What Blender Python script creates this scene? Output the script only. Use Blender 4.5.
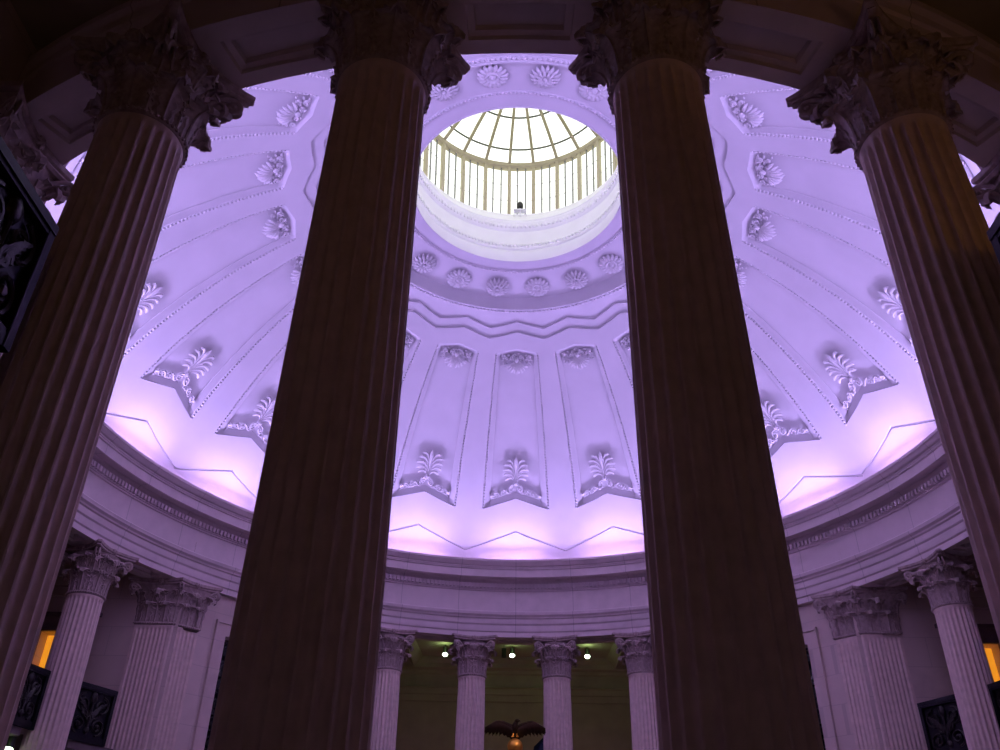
import bpy, math, random
from math import sin, cos, pi, radians as rad, sqrt, atan2, asin, degrees
from mathutils import Vector, Matrix

random.seed(4)
for o in list(bpy.data.objects):
    bpy.data.objects.remove(o)
SC = bpy.context.scene
COL = SC.collection
H = 1.6                      # eye height above the floor; heights below are measured from the eye, Z() lifts them

# ------------------------------------------------------------------ camera
def basis(pitch, yaw, roll):
    def tr(X, v, d):
        r = rad(roll); c, s = cos(r), sin(r); X, v = X*c + v*s, -X*s + v*c
        a = rad(pitch); Y = d*cos(a) - v*sin(a); Zz = d*sin(a) + v*cos(a)
        t = rad(yaw); c, s = cos(t), sin(t)
        return Vector((X*c + Y*s, -X*s + Y*c, Zz))
    return tr(1, 0, 0), tr(0, 1, 0), tr(0, 0, 1)
cx_, cy_, cz_ = basis(33.218, -1.309, -1.163)
cd = bpy.data.cameras.new('camera')
cam = bpy.data.objects.new('camera', cd); COL.objects.link(cam)
cd.sensor_width = 36; cd.lens = 862.243*36/1000; cd.clip_start = 0.05
m = Matrix((cx_, cy_, -cz_)).transposed().to_4x4(); m.translation = Vector((-0.004, -13.716, H))
cam.matrix_world = m
SC.camera = cam

# ------------------------------------------------------------------ sky, lights, exposure
w = bpy.data.worlds.new('World'); SC.world = w; w.use_nodes = True
bg = w.node_tree.nodes['Background']
bg.inputs[0].default_value = (1.0, 0.99, 0.93, 1); bg.inputs[1].default_value = 1.9
SC.view_settings.view_transform = 'Standard'
try: SC.view_settings.look = 'None'
except Exception: pass
SC.view_settings.exposure = 0.0; SC.view_settings.gamma = 1.0; SC.view_settings.use_curve_mapping = False

def lamp(name, kind, loc, power, color, aim=None, **kw):
    l = bpy.data.lights.new(name, kind); l.energy = power; l.color = color
    for k, v in kw.items(): setattr(l, k, v)
    o = bpy.data.objects.new(name, l); COL.objects.link(o); o.location = loc
    if aim is not None:
        o.rotation_euler = (Vector(aim) - Vector(loc)).to_track_quat('-Z', 'Y').to_euler()
    return o
PURPLE = (0.54, 0.40, 1.0)
for k in range(20):          # the ring of coloured uplights on the cornice shelf
    a = rad(18*k); r = 8.49
    p = Vector((r*sin(a), r*cos(a), 8.45 + H))
    q = p + Vector((-sin(a)*2.1, -cos(a)*2.1, 1.0))
    l_ = lamp('cornice_uplight', 'AREA', p, 136, PURPLE, None, shape='RECTANGLE', size=1.5, size_y=0.08)
    zz = (p - q).normalized(); xx = Vector((cos(a), -sin(a), 0)); yy = zz.cross(xx)
    l_.rotation_euler = Matrix((xx, yy, zz)).transposed().to_euler()
# dim warm lamps of the side bays
lamp('entrance_bay_lamp', 'AREA', (-0.6, -14.3, 5.7), 2.6, (1.0, 0.50, 0.14), (-0.6, -9, 7.2), size=0.5)
lamp('entrance_floor_lamp', 'AREA', (1.8, -14.2, 1.2), 0.8, (1.0, 0.66, 0.26), (1.0, -9, 2.4), size=0.5)
lamp('balcony_lamp', 'POINT', (4.5, -12.0, 3.5 + H), 9, (1.0, 0.52, 0.14), shadow_soft_size=0.08)
lamp('far_bay_lamp', 'AREA', (0, 11.3, 2.0), 16, (1.0, 0.50, 0.18), (0, 14.6, 5.0), size=1.5)

# ------------------------------------------------------------------ materials
MATS = {}
def mat(name, col, rough=0.6, metal=0.0, var=0.0, scale=6.0, bump=0.0, emit=None, estr=0.0, block=None, spec=0.4):
    if name in MATS: return MATS[name]
    M = bpy.data.materials.new(name); M.use_nodes = True; nt = M.node_tree; b = nt.nodes['Principled BSDF']
    b.inputs['Base Color'].default_value = (*col, 1); b.inputs['Roughness'].default_value = rough
    b.inputs['Metallic'].default_value = metal; b.inputs['Specular IOR Level'].default_value = spec
    tc = nt.nodes.new('ShaderNodeTexCoord'); src = None
    if var:
        n = nt.nodes.new('ShaderNodeTexNoise'); n.inputs['Scale'].default_value = scale; n.inputs['Detail'].default_value = 6
        nt.links.new(tc.outputs['Object'], n.inputs['Vector'])
        rp = nt.nodes.new('ShaderNodeValToRGB')
        rp.color_ramp.elements[0].position = 0.3; rp.color_ramp.elements[1].position = 0.7
        rp.color_ramp.elements[0].color = (*[c*(1-var) for c in col], 1)
        rp.color_ramp.elements[1].color = (*[min(1, c*(1+var*0.5)) for c in col], 1)
        nt.links.new(n.outputs['Fac'], rp.inputs[0]); src = rp.outputs[0]
        if bump:
            bp = nt.nodes.new('ShaderNodeBump'); bp.inputs['Strength'].default_value = bump; bp.inputs['Distance'].default_value = 0.01
            nt.links.new(n.outputs['Fac'], bp.inputs['Height']); nt.links.new(bp.outputs[0], b.inputs['Normal'])
    if block:                # dressed stone joints in (arc length, height)
        bw, bh, kind = block
        sp = nt.nodes.new('ShaderNodeSeparateXYZ'); nt.links.new(tc.outputs['Object'], sp.inputs[0])
        cb = nt.nodes.new('ShaderNodeCombineXYZ')
        if kind == 'round':
            at = nt.nodes.new('ShaderNodeMath'); at.operation = 'ARCTAN2'
            nt.links.new(sp.outputs[0], at.inputs[0]); nt.links.new(sp.outputs[1], at.inputs[1])
            ml = nt.nodes.new('ShaderNodeMath'); ml.operation = 'MULTIPLY_ADD'; ml.inputs[1].default_value = 9.0; ml.inputs[2].default_value = 0.75
            nt.links.new(at.outputs[0], ml.inputs[0]); nt.links.new(ml.outputs[0], cb.inputs[0])
        else:
            ad = nt.nodes.new('ShaderNodeMath'); ad.operation = 'ADD'
            nt.links.new(sp.outputs[0], ad.inputs[0]); nt.links.new(sp.outputs[1], ad.inputs[1]); nt.links.new(ad.outputs[0], cb.inputs[0])
        nt.links.new(sp.outputs[2], cb.inputs[1])
        br = nt.nodes.new('ShaderNodeTexBrick'); br.inputs['Scale'].default_value = 1
        br.inputs['Brick Width'].default_value = bw; br.inputs['Row Height'].default_value = bh
        br.inputs['Mortar Size'].default_value = 0.008; br.inputs['Mortar Smooth'].default_value = 0.2
        br.inputs['Mortar'].default_value = (*[c*(0.62 if kind == 'round' else 0.8) for c in col], 1)
        br.inputs['Color2'].default_value = (*[c*0.97 for c in col], 1)
        nt.links.new(cb.outputs[0], br.inputs['Vector'])
        if src: nt.links.new(src, br.inputs['Color1'])
        else: br.inputs['Color1'].default_value = (*col, 1)
        src = br.outputs['Color']
    if src: nt.links.new(src, b.inputs['Base Color'])
    if emit:
        b.inputs['Emission Color'].default_value = (*emit, 1); b.inputs['Emission Strength'].default_value = estr
    MATS[name] = M; return M
PLASTER = mat('painted plaster', (0.56, 0.54, 0.57), 0.7, var=0.05, scale=1.5)
ORNAMENT = mat('plaster ornament', (0.60, 0.58, 0.60), 0.6, var=0.04, scale=9)
WHITE = mat('white paint', (0.84, 0.86, 0.82), 0.5, var=0.03, scale=3)
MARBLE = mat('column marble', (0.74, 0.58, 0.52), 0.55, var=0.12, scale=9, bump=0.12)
CARVED = mat('carved marble', (0.44, 0.34, 0.32), 0.6, var=0.3, scale=14, bump=0.2)  # darker than the shafts: shade between the leaves is put into the colour
FRIEZE = mat('entablature marble', (0.72, 0.60, 0.61), 0.6, var=0.10, scale=4, block=(1.55, 50, 'round'))
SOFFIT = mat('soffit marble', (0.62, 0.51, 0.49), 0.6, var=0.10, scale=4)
WALLM = mat('wall marble', (0.66, 0.53, 0.48), 0.6, var=0.12, scale=3, block=(1.1, 0.62, 'flat'))
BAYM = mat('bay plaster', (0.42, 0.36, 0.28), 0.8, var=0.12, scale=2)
FLOORM = mat('stone floor', (0.35, 0.33, 0.31), 0.35, var=0.15, scale=2, block=(1.0, 1.0, 'flat'))
IRON = mat('black iron', (0.018, 0.018, 0.024), 0.42, metal=0.6, var=0.3, scale=20)
IRON_ORN = mat('worn iron ornament', (0.045, 0.04, 0.04), 0.36, metal=0.7, var=0.4, scale=25)
STONE_D = mat('dark stone', (0.16, 0.12, 0.12), 0.6, var=0.2, scale=6)
BRASS = mat('painted lantern frame', (0.42, 0.38, 0.24), 0.5, var=0.1, scale=5)
LEAD = mat('dark glazing bar', (0.10, 0.11, 0.08), 0.5)
BARG = mat('grey glazing bar', (0.20, 0.21, 0.19), 0.5)
BRONZE = mat('dark bronze', (0.05, 0.028, 0.012), 0.4, metal=0.85, var=0.4, scale=18)
GOLD = mat('gilding', (0.90, 0.46, 0.07), 0.42, metal=0.9, var=0.2, scale=10)
MAROON = mat('dark red wood', (0.07, 0.018, 0.012), 0.45, var=0.3, scale=8)
NAVY = mat('navy cloth', (0.004, 0.014, 0.05), 0.8, var=0.2, scale=8)
POLEM = mat('oak pole', (0.20, 0.12, 0.05), 0.5, var=0.2, scale=12)
BLACK = mat('black plastic', (0.012, 0.012, 0.014), 0.35)
AMBER = mat('amber lit blind', (0.6, 0.28, 0.03), 0.8, emit=(1.0, 0.37, 0.022), estr=0.72)
LENS = mat('lit lens', (0.8, 1.0, 0.8), 0.3, emit=(0.80, 1.0, 0.72), estr=9)
g = bpy.data.materials.new('lantern glass'); g.use_nodes = True; nt = g.node_tree
for n in list(nt.nodes):
    if n.type == 'BSDF_PRINCIPLED': nt.nodes.remove(n)
tb = nt.nodes.new('ShaderNodeBsdfTransparent'); tb.inputs[0].default_value = (0.93, 0.96, 0.95, 1)
gb = nt.nodes.new('ShaderNodeBsdfGlossy'); gb.inputs['Roughness'].default_value = 0.08
fr = nt.nodes.new('ShaderNodeFresnel'); fr.inputs[0].default_value = 1.45
mx = nt.nodes.new('ShaderNodeMixShader'); nt.links.new(fr.outputs[0], mx.inputs[0])
nt.links.new(tb.outputs[0], mx.inputs[1]); nt.links.new(gb.outputs[0], mx.inputs[2])
nt.links.new(mx.outputs[0], nt.nodes['Material Output'].inputs[0]); GLASS = g
d = bpy.data.materials.new('dark pane'); d.use_nodes = True
d.node_tree.nodes['Principled BSDF'].inputs['Base Color'].default_value = (0.008, 0.009, 0.014, 1)
d.node_tree.nodes['Principled BSDF'].inputs['Roughness'].default_value = 0.15; PANE = d

# ------------------------------------------------------------------ mesh helper
class MB:
    def __init__(s): s.v = []; s.f = []
    def add(s, vs, fs, M=None):
        n = len(s.v)
        if M is not None: vs = [M @ Vector(v) for v in vs]
        s.v += [tuple(v) for v in vs]; s.f += [tuple(i + n for i in f) for f in fs]; return s
    def box(s, x0, x1, y0, y1, z0, z1, M=None):
        return s.add([(x0,y0,z0),(x1,y0,z0),(x1,y1,z0),(x0,y1,z0),(x0,y0,z1),(x1,y0,z1),(x1,y1,z1),(x0,y1,z1)],
                     [(0,3,2,1),(4,5,6,7),(0,1,5,4),(1,2,6,5),(2,3,7,6),(3,0,4,7)], M)
    def lathe(s, prof, n=48, M=None, closed=False, a0=0, a1=360, flip=False):
        full = abs(a1 - a0) >= 360; m_ = n if full else n + 1; vs = []; fs = []
        for i in range(m_):
            a = rad(a0 + (a1 - a0)*i/n)
            for r, z in prof: vs.append((r*sin(a), r*cos(a), z))
        P = len(prof)
        for i in range(n):
            j = (i + 1) % m_
            for k in range(P if closed else P - 1):
                k2 = (k + 1) % P
                q = (i*P+k, j*P+k, j*P+k2, i*P+k2)
                fs.append(q[::-1] if flip else q)
        return s.add(vs, fs, M)
    def tube(s, pts, rads, n=6, M=None, flat=1.0, up=None):
        pts = [Vector(p) for p in pts]; vs = []; fs = []
        if not hasattr(rads, '__len__'): rads = [rads]*len(pts)
        ref = Vector(up) if up is not None else None; prev = None
        for i, p in enumerate(pts):
            t = (pts[min(i+1, len(pts)-1)] - pts[max(i-1, 0)]).normalized()
            if ref is not None: nn = ref - t*ref.dot(t)
            elif prev is not None: nn = prev - t*prev.dot(t)
            else:
                nn = Vector((0, 0, 1)) if abs(t.z) < 0.9 else Vector((1, 0, 0)); nn = nn - t*nn.dot(t)
            nn.normalize(); prev = nn; b = t.cross(nn)
            for k in range(n):
                a = 2*pi*k/n; vs.append(p + (b*cos(a) + nn*sin(a)*flat)*rads[i])
        for i in range(len(pts)-1):
            for k in range(n):
                k2 = (k+1) % n; fs.append((i*n+k, i*n+k2, (i+1)*n+k2, (i+1)*n+k))
        fs.append(tuple(range(n))[::-1]); fs.append(tuple((len(pts)-1)*n+k for k in range(n)))
        return s.add(vs, fs, M)
    def ball(s, c, r, nu=8, nv=5, sc=(1,1,1), M=None):
        vs = [(c[0], c[1], c[2]-r*sc[2])]; fs = []
        for j in range(1, nv):
            t = pi*j/nv
            for i in range(nu):
                a = 2*pi*i/nu; vs.append((c[0]+r*sc[0]*sin(t)*cos(a), c[1]+r*sc[1]*sin(t)*sin(a), c[2]-r*sc[2]*cos(t)))
        vs.append((c[0], c[1], c[2]+r*sc[2])); e = len(vs)-1
        for i in range(nu): fs.append((0, 1+(i+1) % nu, 1+i))
        for j in range(nv-2):
            for i in range(nu):
                a = 1+j*nu; fs.append((a+i, a+(i+1) % nu, a+nu+(i+1) % nu, a+nu+i))
        a = 1+(nv-2)*nu
        for i in range(nu): fs.append((a+i, a+(i+1) % nu, e))
        return s.add(vs, fs, M)
    def sheet(s, rows, th, M=None):
        """grid of points thickened along its normals, closed round the edge"""
        R = len(rows); C_ = len(rows[0]); P = [[Vector(p) for p in r] for r in rows]; N = []
        for i in range(R):
            nr = []
            for j in range(C_):
                du = P[i][min(j+1, C_-1)] - P[i][max(j-1, 0)]; dv = P[min(i+1, R-1)][j] - P[max(i-1, 0)][j]
                q = du.cross(dv); nr.append(q.normalized() if q.length > 1e-12 else Vector((0, 1, 0)))
            N.append(nr)
        vs = [P[i][j] for i in range(R) for j in range(C_)] + [P[i][j] - N[i][j]*th for i in range(R) for j in range(C_)]
        o = R*C_; fs = []
        for i in range(R-1):
            for j in range(C_-1):
                a, b, c, d_ = i*C_+j, i*C_+j+1, (i+1)*C_+j+1, (i+1)*C_+j
                fs.append((a, b, c, d_)); fs.append((o+d_, o+c, o+b, o+a))
        for i in range(R-1):
            a, b = i*C_, (i+1)*C_; fs.append((a, b, o+b, o+a))
            a, b = i*C_+C_-1, (i+1)*C_+C_-1; fs.append((b, a, o+a, o+b))
        for j in range(C_-1):
            fs.append((j+1, j, o+j, o+j+1)); a = (R-1)*C_; fs.append((a+j, a+j+1, o+a+j+1, o+a+j))
        return s.add(vs, fs, M)
    def mesh(s, name, material, smooth=40):
        me = bpy.data.meshes.new(name); me.from_pydata(s.v, [], s.f); me.materials.append(material)
        if smooth:
            me.polygons.foreach_set('use_smooth', [True]*len(me.polygons)); me.set_sharp_from_angle(angle=rad(smooth))
        me.update(); return me
def ob(name, data, parent=None, M=None):
    if isinstance(data, tuple): data = data[0].mesh(name, *data[1:])
    o = bpy.data.objects.new(name, data); COL.objects.link(o)
    if parent is not None: o.parent = parent
    if M is not None: o.matrix_basis = M
    return o
def thing(name, label, cat, loc=(0,0,0), rz=0, group=None, data=None):
    o = ob(name, data) if data is not None else bpy.data.objects.new(name, None)
    if data is None: COL.objects.link(o); o.empty_display_size = 0.2
    o.location = loc; o.rotation_euler = (0, 0, rz); o['label'] = label; o['category'] = cat; o['kind'] = 'thing'
    if group: o['group'] = group
    return o
def struct(name, data, label=None, cat=None):
    o = ob(name, data) if data is not None else thing(name, '', '')
    o['kind'] = 'structure'; o['label'] = label or name.replace('_', ' '); o['category'] = cat or name.split('_')[0]
    return o
def kids(o): return [c for c in bpy.data.objects if c.parent is o]
def copy_tree(o, parent=None, tree=None):
    c = o.copy(); COL.objects.link(c)
    if parent is not None: c.parent = parent
    for ch in (tree or TREE).get(o.name, []): copy_tree(ch, c, tree)
    return c
TREE = {}
def index_tree(root):
    def go(o):
        TREE[o.name] = [c for c in bpy.data.objects if c.parent is o]
        for c in TREE[o.name]: go(c)
    go(root)
def T(x, y, z): return Matrix.Translation((x, y, z))
def RZ(a): return Matrix.Rotation(a, 4, 'Z')
def spiral(cx, cy, r0, r1, turns, a0, n=22, sgn=1):
    return [(cx + (r0+(r1-r0)*i/n)*cos(a0+sgn*2*pi*turns*i/n), cy + (r0+(r1-r0)*i/n)*sin(a0+sgn*2*pi*turns*i/n)) for i in range(n+1)]
def bez(p0, p1, p2, p3, n=9):
    r = []
    for i in range(n+1):
        t = i/n; u = 1-t
        r.append(tuple(u**3*a + 3*u*u*t*b + 3*u*t*t*c + t**3*d_ for a, b, c, d_ in zip(p0, p1, p2, p3)))
    return r

# ------------------------------------------------------------------ the setting
FZ = -1.6                    # floor, from the eye
SO = 6.605                   # soffit of the ring beam
CEIL = 7.55; END = 14.6; HW = 4.95; RW = 9.0
mb = MB(); mb.box(-16, 16, -16, 16, FZ-0.2, FZ)
struct('floor', (mb, FLOORM, 0), 'grey stone floor of the rotunda', 'floor')

# ring beam: architrave, frieze and cornice in one lathe
prof = [(8.863, SO), (8.863, 6.725), (8.835, 6.750), (8.83, 6.765), (8.83, 6.905), (8.80, 6.935), (8.795, 6.95), (8.795, 7.06), (8.76, 7.08), (8.75, 7.11),
        (8.70, 7.15), (8.685, 7.22), (8.70, 7.235), (8.86, 7.25), (8.865, 7.26), (8.865, 7.82), (8.83, 7.835), (8.825, 7.86), (8.80, 7.87), (8.80, 8.02), (8.77, 8.04), (8.74, 8.07), (8.72, 8.105),
        (8.50, 8.105), (8.495, 8.085), (8.473, 8.09), (8.473, 8.285), (8.44, 8.30), (8.435, 8.325), (8.42, 8.335), (8.42, 8.36), (8.38, 8.375), (8.35, 8.41), (8.32, 8.45), (8.30, 8.46), (8.30, 8.52),
        (8.37, 8.53), (8.38, 8.40), (9.0, 8.40), (9.02, 8.53), (9.45, 8.53), (9.54, 8.45), (9.54, 7.38), (9.62, 7.36), (9.62, 7.26), (9.57, 7.22), (9.57, 7.10), (9.54, 7.08), (9.54, SO)]
mb = MB(); mb.lathe(prof, 180)
ent = struct('trim_1', (mb, FRIEZE, 25), 'marble entablature ring carried by the columns under the dome', 'entablature')
# dentils
mb = MB()
for k in range(540):
    a = 2*pi*k/540; M = RZ(a)
    mb.box(-0.030, 0.030, 8.73, 8.81, 7.885, 8.0, M)
ob('dentil_band', (mb, FRIEZE, 0), ent)
# soffit with a sunk panel in each bay
TH = 13.611
az = []; A = []
bays = [q*90 + b*TH for q in range(4) for b in (-2, -1, 0, 1, 2)]
rr = [(8.863, 0), (9.005, 0), (9.01, .05), (9.06, .06), (9.07, .12), (9.30, .12), (9.31, .06), (9.355, .05), (9.36, 0), (9.54, 0)]
aa = []
for b in sorted(bays):
    for dlt, dp in [(-2.85, 0), (-2.82, .05), (-2.45, .06), (-2.40, .12), (-1.2, .12), (0, .12), (1.2, .12), (2.40, .12), (2.45, .06), (2.82, .05), (2.85, 0)]:
        aa.append((b+dlt, dp))
aa.sort(); ext = []
for i, (a, dp) in enumerate(aa):
    ext.append((a, dp)); nx = aa[(i+1) % len(aa)][0] + (360 if i == len(aa)-1 else 0)
    if dp == 0 and nx - a > 3:
        k = int((nx-a)/2)
        for q in range(1, k): ext.append((a + (nx-a)*q/k, 0))
vs = []; fs = []
for a, dp in ext:
    for r, dr in rr: vs.append((r*sin(rad(a)), r*cos(rad(a)), SO + min(dp, dr)))
for i in range(len(ext)):
    j = (i+1) % len(ext)
    for k in range(len(rr)-1): fs.append((i*10+k, i*10+k+1, j*10+k+1, j*10+k))
mb = MB(); mb.add(vs, fs); ob('coffered_soffit', (mb, SOFFIT, 25), ent)

# four corner piers: curved wall with a tall grille opening, and two bay side walls
def pier(q, name, label, holes=()):
    """q: compass turn in quarters; the pier lies at azimuth 45+90q.  holes: side walls with a lit door ('a' low azimuth side, 'b' high)"""
    mb = MB(); M = RZ(-rad(90*q))
    dl, dh, zb, zt = 45-2.7, 45+2.7, 3.28, 5.71
    def arc(a0, a1, z0, z1, n, r=RW):
        vs = []; fs = []
        for i in range(n+1):
            a = rad(a0+(a1-a0)*i/n); vs += [(r*sin(a), r*cos(a), z0), (r*sin(a), r*cos(a), z1)]
        for i in range(n): fs.append((2*i, 2*i+1, 2*i+3, 2*i+2))
        mb.add(vs, fs, M)
    arc(35.2, dl, FZ, SO+.02, 8); arc(dh, 54.8, FZ, SO+.02, 8); arc(dl, dh, FZ, zb, 5); arc(dl, dh, zt, SO+.02, 5)
    def pt(a, r, z): return (r*sin(rad(a)), r*cos(rad(a)), z)
    D = 0.5
    mb.add([pt(dl, RW, zb), pt(dl, RW+D, zb), pt(dl, RW+D, zt), pt(dl, RW, zt)], [(0, 1, 2, 3)], M)
    mb.add([pt(dh, RW, zb), pt(dh, RW+D, zb), pt(dh, RW+D, zt), pt(dh, RW, zt)], [(3, 2, 1, 0)], M)
    mb.add([pt(dl, RW, zt), pt(dl, RW+D, zt), pt(dh, RW+D, zt), pt(dh, RW, zt)], [(0, 1, 2, 3)], M)
    mb.add([pt(dl, RW, zb), pt(dl, RW+D, zb), pt(dh, RW+D, zb), pt(dh, RW, zb)], [(3, 2, 1, 0)], M)
    mb.add([pt(dl, RW+D, zb), pt(dh, RW+D, zb), pt(dh, RW+D, zt), pt(dl, RW+D, zt)], [(0, 1, 2, 3)], M)
    for side in 'ab':
        # wall of the bay at azimuth 0 ('a': plane x=HW) or azimuth 90 ('b': plane y=HW)
        def P(u, z, off=0): return (HW+off, u, z) if side == 'a' else (u, HW+off, z)
        def quad(u0, u1, z0, z1, off=0): mb.add([P(u0, z0, off), P(u1, z0, off), P(u1, z1, off), P(u0, z1, off)], [(0, 1, 2, 3) if side == 'b' else (3, 2, 1, 0)], M)
        u0 = 7.35
        if side in holes:
            a, b, zb2, zt2 = 9.45, 10.32, 3.60, 5.46; D2 = 0.36
            quad(u0, a, FZ, CEIL); quad(b, END, FZ, CEIL); quad(a, b, FZ, zb2); quad(a, b, zt2, CEIL)
            for u in (a, b): mb.add([P(u, zb2), P(u, zb2, D2), P(u, zt2, D2), P(u, zt2)], [(0, 1, 2, 3)], M)
            mb.add([P(a, zt2), P(b, zt2), P(b, zt2, D2), P(a, zt2, D2)], [(0, 1, 2, 3)], M)
            mb.add([P(a, zb2), P(b, zb2), P(b, zb2, D2), P(a, zb2, D2)], [(0, 1, 2, 3)], M)
        else: quad(u0, END, FZ, CEIL)
    wl = struct(name, (mb, WALLM, 30), label, 'wall')
    # moulded stone frame round the opening, standing on a ledge
    mb = MB()
    fo = 1.55
    for a0, a1, z0, z1 in [(dl-fo, dl, zb-.02, zt+.27), (dh, dh+fo, zb-.02, zt+.27), (dl, dh, zt, zt+.27)]:
        vs = []; n = 4
        for (r0, e) in ((RW-.005, 0), (RW-.05, 0.0)):
            pass
        for i in range(n+1):
            a = a0 + (a1-a0)*i/n
            for r in (RW+.02, RW-.045):
                for z in (z0, z1): vs.append(pt(a, r, z))
        fs = []
        for i in range(n):
            b = 4*i; fs += [(b+2, b+6, b+7, b+3), (b+3, b+7, b+5, b+1), (b, b+4, b+6, b+2)]
        fs += [(0, 2, 3, 1), (4*n, 4*n+1, 4*n+3, 4*n+2)]
        mb.add(vs, fs, M)
    for a0, a1, z0, z1, r in [(dl-fo-.28, dl-fo, zb-.02, zt+.33, RW-.075), (dh+fo, dh+fo+.28, zb-.02, zt+.33, RW-.075), (dl-fo-.28, dh+fo+.28, zt+.27, zt+.33, RW-.075), (dl-fo-.6, dh+fo+.6, zb-.16, zb-.02, RW-.16)]:
        mb.lathe([(RW+.02, z0), (r, z0), (r, z1), (RW+.02, z1)], 10, M, closed=True, a0=a0, a1=a1)
        for aq in (a0, a1): mb.add([pt(aq, RW+.02, z0), pt(aq, r, z0), pt(aq, r, z1), pt(aq, RW+.02, z1)], [(0, 1, 2, 3)], M)
    return wl, mb, M, pt, (dl, dh, zb, zt)
def iron_scrolls(mb, w_, h_, M, r=0.014, dense=1):
    """ornamental cast scrollwork filling a w x h panel, local x right, z up, centred at x=0, base z=0"""
    for sx in (-1, 1):
        for (cx, cz, rr0, a0, sg) in [(.26, .22, .20, -pi/2, 1), (.26, .70, .22, pi/2, -1), (.12, .46, .11, 0, 1)]:
            pts = [(sx*x*w_, 0, z*h_) for x, z in [(p[0]*1.0, p[1]) for p in spiral(cx, cz, rr0, .03, 1.6, a0, 18, sg)]]
            mb.tube(pts, [r*1.1]*len(pts), 5, M)
            mb.ball((sx*cx*w_, 0, cz*h_), r*2.4, 6, 4, (1, .8, 1), M)
        for j in range(4):
            p = bez((sx*.05*w_, 0, (.3+.05*j)*h_), (sx*.12*w_, 0, (.5+.05*j)*h_), (sx*(.2+.05*j)*w_, 0, (.62+.04*j)*h_), (sx*(.24+.06*j)*w_, 0, (.5+.1*j)*h_), 6)
            mb.tube(p, [r*.7, r*1.3, r*1.7, r*1.9, r*1.7, r*1.2, r*.6], 5, M)
    mb.tube([(0, 0, .03*h_), (0, 0, .95*h_)], r*1.2, 6, M)
    mb.ball((0, 0, .86*h_), r*4, 8, 5, (1, .6, 1.5), M); mb.ball((0, 0, .12*h_), r*3.4, 8, 5, (1, .6, 1), M)
names = [('wall_northeast', 'curved marble pier wall on the far right behind the third near column', 'b'), ('wall_southeast', 'marble pier beside the entrance bay, right', ''),
         ('wall_southwest', 'marble pier beside the entrance bay, left', ''), ('wall_northwest', 'curved marble pier wall on the far left behind the second near column', 'a')]
n_ = 0
for q, (nm, lb, holes) in enumerate(names):
    wl, fmb, M, pt, (dl, dh, zb, zt) = pier(q, nm, lb, holes)
    n_ += 1
    wn = struct('window_%d' % n_, (fmb, WALLM, 30), 'tall dark grille opening in a moulded stone frame, ' + ('far right pier', 'near right pier', 'near left pier', 'far left pier')[q], 'window')
    mb = MB(); r = RW+.22; ww = 2*r*sin(rad(2.7)); rp = r*cos(rad(2.7))
    Mg = M @ RZ(-rad(45)) @ T(0, rp, zb)
    mb.box(-ww/2, ww/2, .10, .12, 0, zt-zb, Mg); ob('dark_pane', (mb, PANE, 0), wn)
    mb = MB()
    for x in (-ww/2+.03, ww/2-.03): mb.box(x-.03, x+.03, -.03, .03, 0, zt-zb, Mg)
    for z in (.0, .80, 1.62, zt-zb-.05): mb.box(-ww/2, ww/2, -.03, .03, z, z+.05, Mg)
    for z in (.05, .85, 1.67): iron_scrolls(mb, ww-.1, .76, Mg @ T(0, 0, z), .012)
    ob('iron_grille', (mb, IRON_ORN, 40), wn)
# lit side doors of the balconies
for sx, nm in ((-1, 'left'), (1, 'right')):
    n_ += 1
    fr_ = MB(); a, b = sx*9.45, sx*10.32; x0, x1 = min(a, b), max(a, b)
    for (u0, u1, z0, z1) in [(x0-.22, x0, 3.52, 5.46), (x1, x1+.22, 3.52, 5.46), (x0, x1, 3.52, 3.60), (x0-.30, x1+.30, 5.46, 5.78)]: fr_.box(u0, u1, HW-.05, HW+.02, z0, z1)
    fr_.box(x0-.38, x1+.38, HW-.10, HW+.02, 5.78, 5.86)
    wn = struct('window_%d' % n_, (fr_, STONE_D, 0), 'amber-lit window behind the iron balcony railing at the far %s' % nm, 'window')
    mb = MB(); mb.box(x0+.005, x1-.005, HW+.32, HW+.355, 3.605, 5.455); ob('lit_blind', (mb, AMBER, 0), wn)
    mb = MB(); mb.box(x0+.01, x1-.01, HW+.29, HW+.32, 3.61, 3.68); mb.box(x0+.01, x1-.01, HW+.29, HW+.32, 4.16, 4.20); ob('window_frame', (mb, POLEM, 0), wn)

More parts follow.
